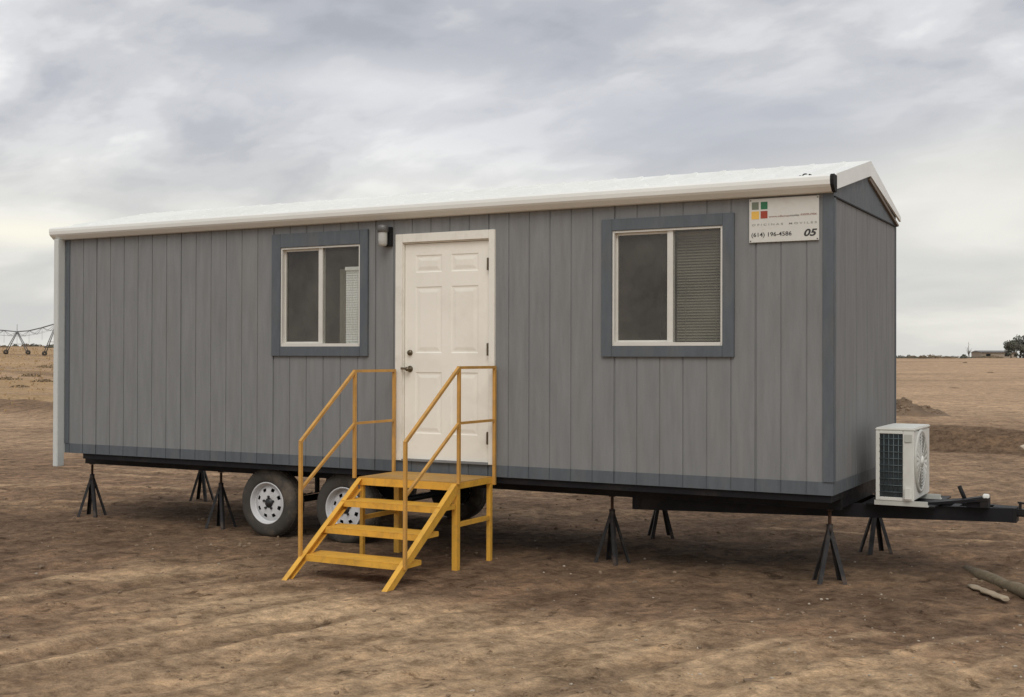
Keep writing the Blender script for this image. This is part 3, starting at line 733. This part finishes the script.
for y in (.722, 1.36):
    m = MB(); m.box(ax0-.01, ax1+.11, y, y+.055, -.131, -.123); m.box(ax0-.01, ax1+.10, y+.001, y+.006, -.1229, az0-.001); m.box(ax0-.01, ax1+.10, y+.049, y+.054, -.1229, az0-.001)
    obj('mounting_foot', m, 'acdull', ac)


# ------------------------------------------------------------------ jack stands
def jack_parts(root, H, spread, rot):
    """H: height of the screw head above the ground, built about the origin"""
    ap = H-.135
    for k in range(4):
        a = PI/4+k*PI/2; s = Vector((math.cos(a), math.sin(a), 0))
        m = MB(); p0 = s*spread; p1 = Vector((0, 0, ap))+s*.018
        tdir = Vector((-s.y, s.x, 0)); d = (p1-p0).normalized(); outn = d.cross(tdir)
        for sg in (-1, 1):       # two flanges of an angle iron
            f = (tdir*sg+(-s)).normalized()*.032
            n2_ = d.cross(f).normalized()*.002
            m.add([p0-n2_, p0+f-n2_, p1+f-n2_, p1-n2_, p0+n2_, p0+f+n2_, p1+f+n2_, p1+n2_], [(0, 1, 2, 3), (7, 6, 5, 4), (0, 4, 5, 1), (1, 5, 6, 2), (2, 6, 7, 3), (3, 7, 4, 0)])
        obj('leg', m, 'jack', root)
    m = MB(); m.tube((0, 0, ap-.06), (0, 0, ap+.015), .026, 10)
    zz = ap*.36; rr_ = spread*(1-zz/ap)+.01
    pts = [Vector((math.cos(PI/4+k*PI/2)*rr_, math.sin(PI/4+k*PI/2)*rr_, zz)) for k in range(4)]
    obj('collar', m, 'jack', root)
    m = MB(); m.tube((0, 0, ap-.05), (0, 0, H-.014), .0125, 10)
    for k in range(13): m.lathe((0, 0, ap+.018+k*.0075), (0, 0, 1), [(.0125, 0), (.0155, .0035), (.0125, .007)], 10)
    m.box(-.022, .022, -.022, .022, H-.010, H-.001)
    obj('screw', m, 'rust', root)
HJ = FB-GZ
J = [(-8.40, .387, .3, .165, 'dark jack stand under the left rear end of the trailer frame near the downspout'),
     (-6.50, .387, .1, .165, 'dark jack stand just left of the front trailer wheels'),
     (-2.015, .387, -.15, .155, 'dark jack stand below the large right window, nearest the viewer'),
     (-.115, .387, .45, .15, 'dark jack stand below the near right corner of the trailer'),
     (-8.32, 2.067, .3, .15, 'dark jack stand farther back at the left end beneath the far frame rail'),
     (-2.22, 2.067, .55, .15, 'dark jack stand farther back below the large right window'),
     (-.10, 2.067, .62, .155, 'dark jack stand farther back behind the trailer tongue below the air conditioner')]
WL['__o'] = Vector((0, 0, 0))
proto = None
for (x, y, rot, sp, lab) in J:
    if proto is None:
        r_ = empty('jack_stand', (0, 0, 0), lab, 'jack stand', 'jack stands holding up the trailer'); jack_parts(r_, HJ, sp, rot); proto = r_
    else: r_ = copy_tree(proto)
    r_.location = (x, y, GZ); r_.rotation_euler = (0, 0, rot); r_['label'] = lab

# ------------------------------------------------------------------ entrance steps
ST = empty('entrance_steps', (-3.48, -.35, GZ), 'yellow steel entrance steps with handrails and landing at the cream door', 'steps')
sxl, sxr = -3.985, -2.97; yF, yB = -.665, -.05; zP = .008
m = MB(); m.box(sxl+.004, sxr-.004, yF+.004, yB, zP-.012, zP, .002); obj('landing', m, 'deck', ST)
m = MB(); t_ = .036; zf = zP-.0125
m.box(sxl, sxr, yF, yF+.004, zf-.058, zf+.006); m.box(sxr-.004, sxr, yF+.0045, yB, zf-.045, zf+.006); m.box(sxl, sxl+.004, yF+.0045, yB, zf-.045, zf+.006); m.box(sxl+.005, sxr-.005, yB-.004, yB+.0, zf-.045, zf-.001)
m.box(sxl+.3, sxl+.33, yF+.005, yB-.005, zf-.04, zf-.001); m.box(sxr-.33, sxr-.30, yF+.005, yB-.005, zf-.04, zf-.001)
obj('landing_frame', m, 'yellow', ST)
for x, y, w in ((sxr-.030, yF+.034, .052), (sxr-.022, yB-.022, .040), (sxl+.026, yF+.034, .036), (sxl+.034, yB-.034, .055)):
    m = MB(); m.box(x-w/2, x+w/2, y-w/2, y+w/2, GZ, zf-.002, .002); obj('leg', m, 'yellow', ST)
m = MB(); m.bar((sxr-.022, yF+.062, -.352), (sxr-.022, yB-.045, -.352), .03, .038); obj('side_brace', m, 'yellow', ST)
m = MB(); m.bar((sxl+.026, yF+.055, -.352), (sxl+.026, yB-.065, -.352), .03, .038); obj('side_brace', m, 'yellow', ST)
# stringers
p_t = Vector((0, yF-.005, zf-.008)); p_b = Vector((0, -1.705, GZ+.0)); d = (p_b-p_t).normalized(); nrm = Vector((0, d.z, -d.y))   # perpendicular, up-forward
if nrm.z < 0: nrm = -nrm
for x0_, x1_ in ((sxr-.045, sxr-.001), (sxl+.001, sxl+.045)):
    m = MB(); th = .085
    top0 = p_t+Vector((0, 0, .004)); top1 = Vector((0, -1.705-.0, GZ+.004))
    a = [top0, top0-Vector((0, -.0, .09)), Vector((0, -1.622, GZ)), Vector((0, -1.705, GZ)), top1]
    pr = [(p.y, p.z) for p in a]
    outx, inx = (x1_, x0_) if x1_ > -3.4 else (x0_, x1_)
    m.prism(pr, min(outx, outx-.006*(1 if outx > -3.4 else -1)), max(outx, outx-.006*(1 if outx > -3.4 else -1)))
    # top flange
    m.bar(Vector(((x0_+x1_)/2, top0.y, top0.z+.003)), Vector(((x0_+x1_)/2, -1.708, GZ+.006)), abs(x1_-x0_)+.002, .006)
    lo0 = Vector(((x0_+x1_)/2, top0.y-.0, top0.z-.089)); lo1 = Vector(((x0_+x1_)/2, -1.626, GZ+.006)); m.bar(lo0, lo1, abs(x1_-x0_)-.001, .006)
    obj('stringer', m, 'yellow', ST)
for k, (y, z) in enumerate(((-.925, -.172), (-1.185, -.366), (-1.445, -.562))):
    m = MB(); xa, xb_ = sxl+.008, sxr-.008
    m.box(xa, xb_, y, y+.245, z-.006, z, .0015); m.box(xa, xb_, y, y+.005, z-.052, z-.0065); m.box(xa, xb_, y+.24, y+.245, z-.035, z-.0065)
    for xx in (xa, xb_-.004): m.box(xx, xx+.004, y+.0055, y+.2395, z-.04, z-.0065)
    obj('step_tread', m, 'deck' if k == 9 else 'yellow', ST)
# rails
def rail(xr, xs_, y_f, y_b, y_s, T=.972, Mi=.505, S=.395):
    pts = {}
    for nm, a, b in (('rail_post', (xr, y_f, zf+.0), (xr, y_f, T)), ('rail_post', (xr, y_b, zf-.06), (xr, y_b, T)), ('rail_post', (xs_, y_s, -.60), (xs_, y_s, S))):
        m = MB(); m.bar(a, b, .026, .026, upv=(0, 1, 0)); obj(nm, m, 'yellowrail', ST)
    m = MB(); m.bar((xr, y_f-.013, T+.0), (xr, y_b+.013, T), .0262, .024); m.bar((xs_, y_s-.008, S-.007), (xr, y_f, T), .0258, .0245); obj('handrail', m, 'yellowrail', ST)
    m = MB(); m.bar((xr, y_f, Mi), (xr, y_b, Mi), .022, .022); m.bar((xs_, y_s, -.03), (xr, y_f, Mi), .022, .022); obj('mid_rail', m, 'yellowrail', ST)
rail(sxr+.010, sxr+.008, -.655, -.045, -1.462)
rail(sxl-.030, sxl+.004, -.675, -.060, -1.47, .935, .475, .365)

# ------------------------------------------------------------------ debris, stones
def rock(mb, c, r, seed):
    bm = bmesh.new(); bmesh.ops.create_icosphere(bm, subdivisions=1, radius=1)
    rd = random.Random(seed); sx, sy, sz = r*rd.uniform(.7, 1.3), r*rd.uniform(.7, 1.3), r*rd.uniform(.45, .8); a = rd.uniform(0, PI)
    for v in bm.verts:
        q_ = v.co*rd.uniform(.75, 1.15); q_ = Vector((q_.x*sx, q_.y*sy, q_.z*sz)); v.co = Vector((q_.x*math.cos(a)-q_.y*math.sin(a), q_.x*math.sin(a)+q_.y*math.cos(a), q_.z))+Vector(c)
    bm.verts.index_update(); mb.add([v.co for v in bm.verts], [[v.index for v in f.verts] for f in bm.faces]); bm.free()
def scatter(name, n, rfun, mat, label, cat, seed, area, hf=height):
    rd = random.Random(seed); pts = [area(rd) for _ in range(n)]
    H = hf(np.array([p[0] for p in pts]), np.array([p[1] for p in pts])); m = MB()
    for i, (p, h) in enumerate(zip(pts, H)): r = rfun(rd); rock(m, (p[0], p[1], h+r*.15), r, seed*1000+i)
    tag(obj(name, m, mat, fix=False), label, cat, kind='stuff')
near = lambda rd: (rd.uniform(-8, 3.2), rd.uniform(-4.4, 2.5)) if rd.random() < .5 else (rd.gauss(.9, 1.3), rd.gauss(-1.8, 1.1))
scatter('pebbles', 260, lambda rd: .006+.010*rd.random()**3, 'stone', 'pale pebbles scattered over the bare earth', 'pebbles', 11, near)
scatter('soil_clods', 1700, lambda rd: .006+.024*rd.random()**4, 'clod', 'small brown soil clods scattered over the bare earth', 'soil clods', 12, lambda rd: (rd.uniform(-11, 4), rd.uniform(-4.4, 6)))
scatter('spoil_lumps', 260, lambda rd: .025+.05*rd.random()**2, 'clod', 'brown lumps of dug earth heaped on the bank behind the trailer', 'earth lumps', 13,
        lambda rd: (rd.gauss(-4.3, .7), rd.gauss(24.4, .5)), hf=heap)
# timber on the ground at the right edge
def timber(name, p0, p1, r, mat, label, flat=1.0, seed=1):
    rd = random.Random(seed); p0 = Vector(p0); p1 = Vector(p1); n = 9; k = 14; d = (p1-p0).normalized(); a = d.cross(Vector((0, 0, 1))).normalized(); b = a.cross(d); vs = []
    for i in range(n+1):
        t_ = i/n; c_ = p0.lerp(p1, t_)+a*rd.uniform(-.01, .01); rr_ = r*(1+.12*math.sin(i*2.1+seed))*(1 if 0 < i < n else .82)
        for j in range(k): th = 2*PI*j/k; q_ = rr_*rd.uniform(.92, 1.06); vs.append(c_+a*math.cos(th)*q_+b*math.sin(th)*q_*flat)
    m = MB(); m.add(vs, [(i*k+j, i*k+(j+1) % k, (i+1)*k+(j+1) % k, (i+1)*k+j) for i in range(n) for j in range(k)], True)
    m.add(vs, [tuple(range(k))[::-1], tuple(range(n*k, (n+1)*k))]); return tag(obj(name, m, mat, origin=(p0+p1)/2), label, 'log')
timber('log', (.76, 1.55, GZ+.005), (1.62, .14, GZ+.02), .05, 'log', 'long weathered log lying on the earth at the right edge', seed=3)
timber('log', (.90, .78, GZ+.012), (1.22, .30, GZ+.015), .04, 'splinter', 'short pale split log beside the long weathered one', flat=.4, seed=5)
# pale rock by the bank
m = MB(); rock(m, (-.02, 15.1, gh(-.02, 15.1)+.14), .17, 77); tag(obj('rock', m, 'stone'), 'pale rock at the foot of the earth bank on the right', 'rock')

# ------------------------------------------------------------------ far things
def px_dir(px): 
    v = fw+r2*((px-512)/FPX); return Vector((v.x, v.y, 0)).normalized()
def far(px, dist): v = px_dir(px); return CAM[0]+v.x*dist, CAM[1]+v.y*dist
# tree: tapered trunk with limbs, crown of many small leaf clumps
def tree(name, x, y, h, w, label, mat='leafd', seed=1, group=None, leaves=1500, bare=.25):
    rd = random.Random(seed); z0 = gh(x, y)-.1; root = empty(name, (x, y, z0), label, 'tree', group)
    m = MB(); m.tube((x, y, z0), (x+rd.uniform(-.2, .2), y, z0+h*.45), .03*h, 8, .018*h); cl_ = []
    for k in range(8):
        a = 2*PI*k/8+rd.uniform(-.3, .3); s = Vector((x, y, z0+h*rd.uniform(.12, .42))); e = Vector((x+math.cos(a)*w*.5*rd.uniform(.4, .85), y+math.sin(a)*w*.5*rd.uniform(.4, .85), z0+h*rd.uniform(.38, .88)))
        m.tube(s, e, .013*h, 6, .004*h); cl_.append((e, w*rd.uniform(.14, .25))); cl_.append((s.lerp(e, .6), w*rd.uniform(.12, .2)))
    for k in range(5): cl_.append((Vector((x+rd.gauss(0, w*.17), y+rd.gauss(0, w*.17), z0+h*rd.uniform(.55, .9))), w*rd.uniform(.12, .22)))
    for k in range(4): cl_.append((Vector((x+rd.uniform(-.4, .4)*w, y+rd.gauss(0, w*.17), z0+h*rd.uniform(.12, .3))), w*rd.uniform(.10, .18)))
    obj('trunk', m, 'bark', root); m = MB()
    for i in range(leaves):
        c_, r_ = rd.choice(cl_); v = Vector((rd.gauss(0, 1), rd.gauss(0, 1), rd.gauss(0, .8))); v = v.normalized()*r_*rd.random()**.4
        q_ = c_+v
        if q_.z < z0+.05*h: continue
        a = Vector((rd.gauss(0, 1), rd.gauss(0, 1), rd.gauss(0, 1))).normalized()*w*.03; b = a.orthogonal().normalized()*w*.028
        m.add([q_-a-b, q_+a-b, q_+a*.6+b, q_-a*.8+b], [(0, 1, 2, 3)])
    obj('crown', m, mat, root, fix=False); return root
FG = 'trees on the right horizon'
x, y = far(1024, 262); tree('tree', x, y, 4.7, 5.0, 'dusty green tree at the right edge of the photo behind the low beige building', seed=4, group=FG)
x, y = far(1011, 258); tree('tree', x, y, 3.7, 3.6, 'smaller dusty tree directly against the beige building', seed=9, mat='leafb', group=FG)
x, y = far(969, 275); tree('bare_tree', x, y, 3.9, 2.2, 'thin nearly leafless tree left of the beige building', seed=12, leaves=14, group=FG)
# low scrub line on both horizons
def bush(px, dist, h, w, label, seed, group):
    x, y = far(px, dist); rd = random.Random(seed); z0 = gh(x, y); m = MB()
    for i in range(130):
        a = rd.uniform(0, 2*PI); r_ = w/2*rd.random()**.6; zz = z0+h*rd.random()**1.2*(1-(2*r_/w)**2*.7)
        q_ = Vector((x+r_*math.cos(a), y+r_*math.sin(a), zz)); d_ = Vector((rd.gauss(0, 1), rd.gauss(0, 1), rd.gauss(0, 1))).normalized()*h*.17; e_ = d_.orthogonal().normalized()*h*.14
        m.add([q_-d_-e_, q_+d_-e_, q_+d_+e_, q_-d_*.7+e_], [(0, 1, 2, 3)])
    tag(obj('bush', m, 'scrub' if seed % 2 else 'leafb', origin=(x, y, z0), fix=False), label, 'bush', group)
rd = random.Random(5)
for i in range(22):
    bush(899+i*4.6+rd.uniform(-1.5, 1.5), 250+rd.uniform(-12, 14), rd.uniform(.3, .75), rd.uniform(1.3, 3.4), 'low dry bush in the line along the right horizon', 100+i, 'bushes along the right horizon')
for i in range(7):
    bush(-4+i*9.2+rd.uniform(-2.5, 2.5), 225+rd.uniform(-14, 20), rd.uniform(.35, .8), rd.uniform(1.2, 2.8), 'low dark bush along the left horizon by the irrigation pivot', 200+i, 'bushes along the left horizon')
for i, (px_, ds, h_, w_) in enumerate(((8, 85, .25, 1.8), (30, 92, .22, 1.5), (42, 80, .2, 1.3), (20, 70, .15, 1.0), (48, 110, .25, 2.0))):
    bush(px_, ds, h_, w_, 'small brown shrub out in the left field', 301+2*i, 'shrubs in the left field')
for i, (px_, ds, h_, w_) in enumerate(((965, 180, .16, .7), (990, 120, .10, .6), (955, 75, .06, .6))):
    bush(px_, ds, h_, w_, 'small brown shrub out in the right field', 321+2*i, 'shrubs in the right field')
# dry grass on the left field
rd = random.Random(8); m = MB(); pts = []
for i in range(2600):
    px_ = rd.uniform(-60, 75); ds = 34+rd.random()**.7*170; pts.append(far(px_, ds))
H = height(np.array([p[0] for p in pts]), np.array([p[1] for p in pts]))
for (x, y), z in zip(pts, H):
    if rd.random() < .75: continue
    hh = rd.uniform(.02, .07)*(1+(abs(x)+abs(y))/120)
    for k in range(3):
        a = rd.uniform(0, PI); dx, dy = math.cos(a)*hh*.35, math.sin(a)*hh*.35
        m.add([(x-dx, y-dy, z-.02), (x+dx, y+dy, z-.02), (x+dx*1.5+rd.gauss(0, .05), y+dy*1.4, z+hh), (x-dx*1.2, y-dy*1.3, z+hh*rd.uniform(.6, 1))], [(0, 1, 2, 3)])
tag(obj('dry_grass', m, 'dry', fix=False), 'dry straw coloured grass over the left field', 'grass', kind='stuff')

# low building on the right
x, y = far(994, 270); z0 = gh(x, y)-.2; B = empty('farm_building', (x, y, z0), 'low beige farm building with grey roof on the right horizon', 'building')
dirr = Vector((r2.x, r2.y, 0)).normalized(); dirf = Vector((fw.x, fw.y, 0)).normalized()
def q8(mb, c, hw, hd_, z0_, z1_):
    vs = [Vector(c)+dirr*sx*hw+dirf*sy*hd_+Vector((0, 0, z)) for z in (z0_, z1_) for sx, sy in ((-1, -1), (1, -1), (1, 1), (-1, 1))]
    mb.add(vs, [(0, 3, 2, 1), (4, 5, 6, 7), (0, 1, 5, 4), (1, 2, 6, 5), (2, 3, 7, 6), (3, 0, 4, 7)])
c0 = (x, y, 0); m = MB(); q8(m, c0, 3.7, 2.6, z0, z0+1.45); obj('wall', m, 'plaster', B)
m = MB(); c3 = Vector(c0); hw = 3.9
v_ = [c3+dirr*sx*hw+dirf*sy+Vector((0, 0, z)) for sx in (-1, 1) for sy, z in ((-2.9, z0+1.42), (0, z0+1.80), (2.9, z0+1.42), (0, z0+1.44))]
m.add(v_, [(0, 4, 5, 1), (1, 5, 6, 2), (0, 1, 2, 3), (4, 7, 6, 5), (0, 3, 7, 4), (3, 2, 6, 7)]); obj('roof', m, 'tin', B)
for sx in (-2.2, 1.6):
    m = MB(); q8(m, Vector(c0)+dirr*sx-dirf*2.6, .45, .03, z0+.6, z0+1.1); obj('window', m, 'dark', B)

# centre pivot irrigation machine on the left
D0 = 160; x, y = far(17, D0); gz = gh(x, y)
PV = empty('irrigation_pivot', (x, y, gz), 'grey centre pivot irrigation rig with truss spans crossing the left field', 'irrigation rig')
ptop = Vector((x, y, 0)); zp = 1.06+26*D0/FPX
def P3(px_, py_, dist):
    a = far(px_, dist); hp = 356-.003*(px_-512)*-1; return Vector((a[0], a[1], 1.058+(355.6-py_)*dist/FPX))
run = [P3(-30, 329, 163), P3(-12, 331, 162), P3(4, 332, 161), P3(17, 333, 160), P3(29, 332, 158), P3(42, 329, 156), P3(56, 325, 154), P3(80, 325, 150), P3(95, 332, 148)]
m = MB(); m.path(run, .075, 6); obj('water_pipe', m, 'galv', PV)
m = MB()
for a, b in zip(run[:-1], run[1:]):
    mid = a.lerp(b, .5)
    for s in (-1, 1): 
        o_ = dirf*s*.5; lo = mid+o_-Vector((0, 0, .6)); m.tube(a, lo, .02, 5); m.tube(lo, b, .02, 5)
for i in range(len(run)-2):
    m0 = run[i].lerp(run[i+1], .5)-Vector((0, 0, .6)); m1 = run[i+1].lerp(run[i+2], .5)-Vector((0, 0, .6))
    for s in (-1, 1): m.tube(m0+dirf*s*.5, m1+dirf*s*.5, .012, 5)
obj('truss', m, 'galv', PV)
def tower(c_, spread, name='tower'):
    m = MB()
    for s in (-1, 1):
        foot = Vector((c_.x, c_.y, 0))+dirr*s*spread; fz = gh(foot.x, foot.y); foot.z = fz+.25
        for e in (-.35, .35): m.tube(c_+dirf*e*.4, foot+dirf*e, .055, 6)
        wm = MB(); wm.lathe(foot-dirf*.08, dirf, [(.08, 0), (.28, .0), (.31, .03), (.31, .12), (.28, .15), (.08, .15)], 18); obj('wheel', wm, 'rubber', PV)
        mm = c_.lerp(foot, .6)
        if s < 0: k_ = mm
        else: m.tube(k_, mm, .035, 6)
    m.tube(c_, c_+Vector((0, 0, .9)), .03, 5)
    obj(name, m, 'galv', PV)
tower(run[3], 1.35); tower(run[6]+Vector((0, 0, -.1)), 1.35)
m = MB()
for i in range(1, 8):
    a = run[i]; m.tube(a, a-Vector((0, 0, 1.5)), .015, 4)
obj('drop_hose', m, 'dark', PV)
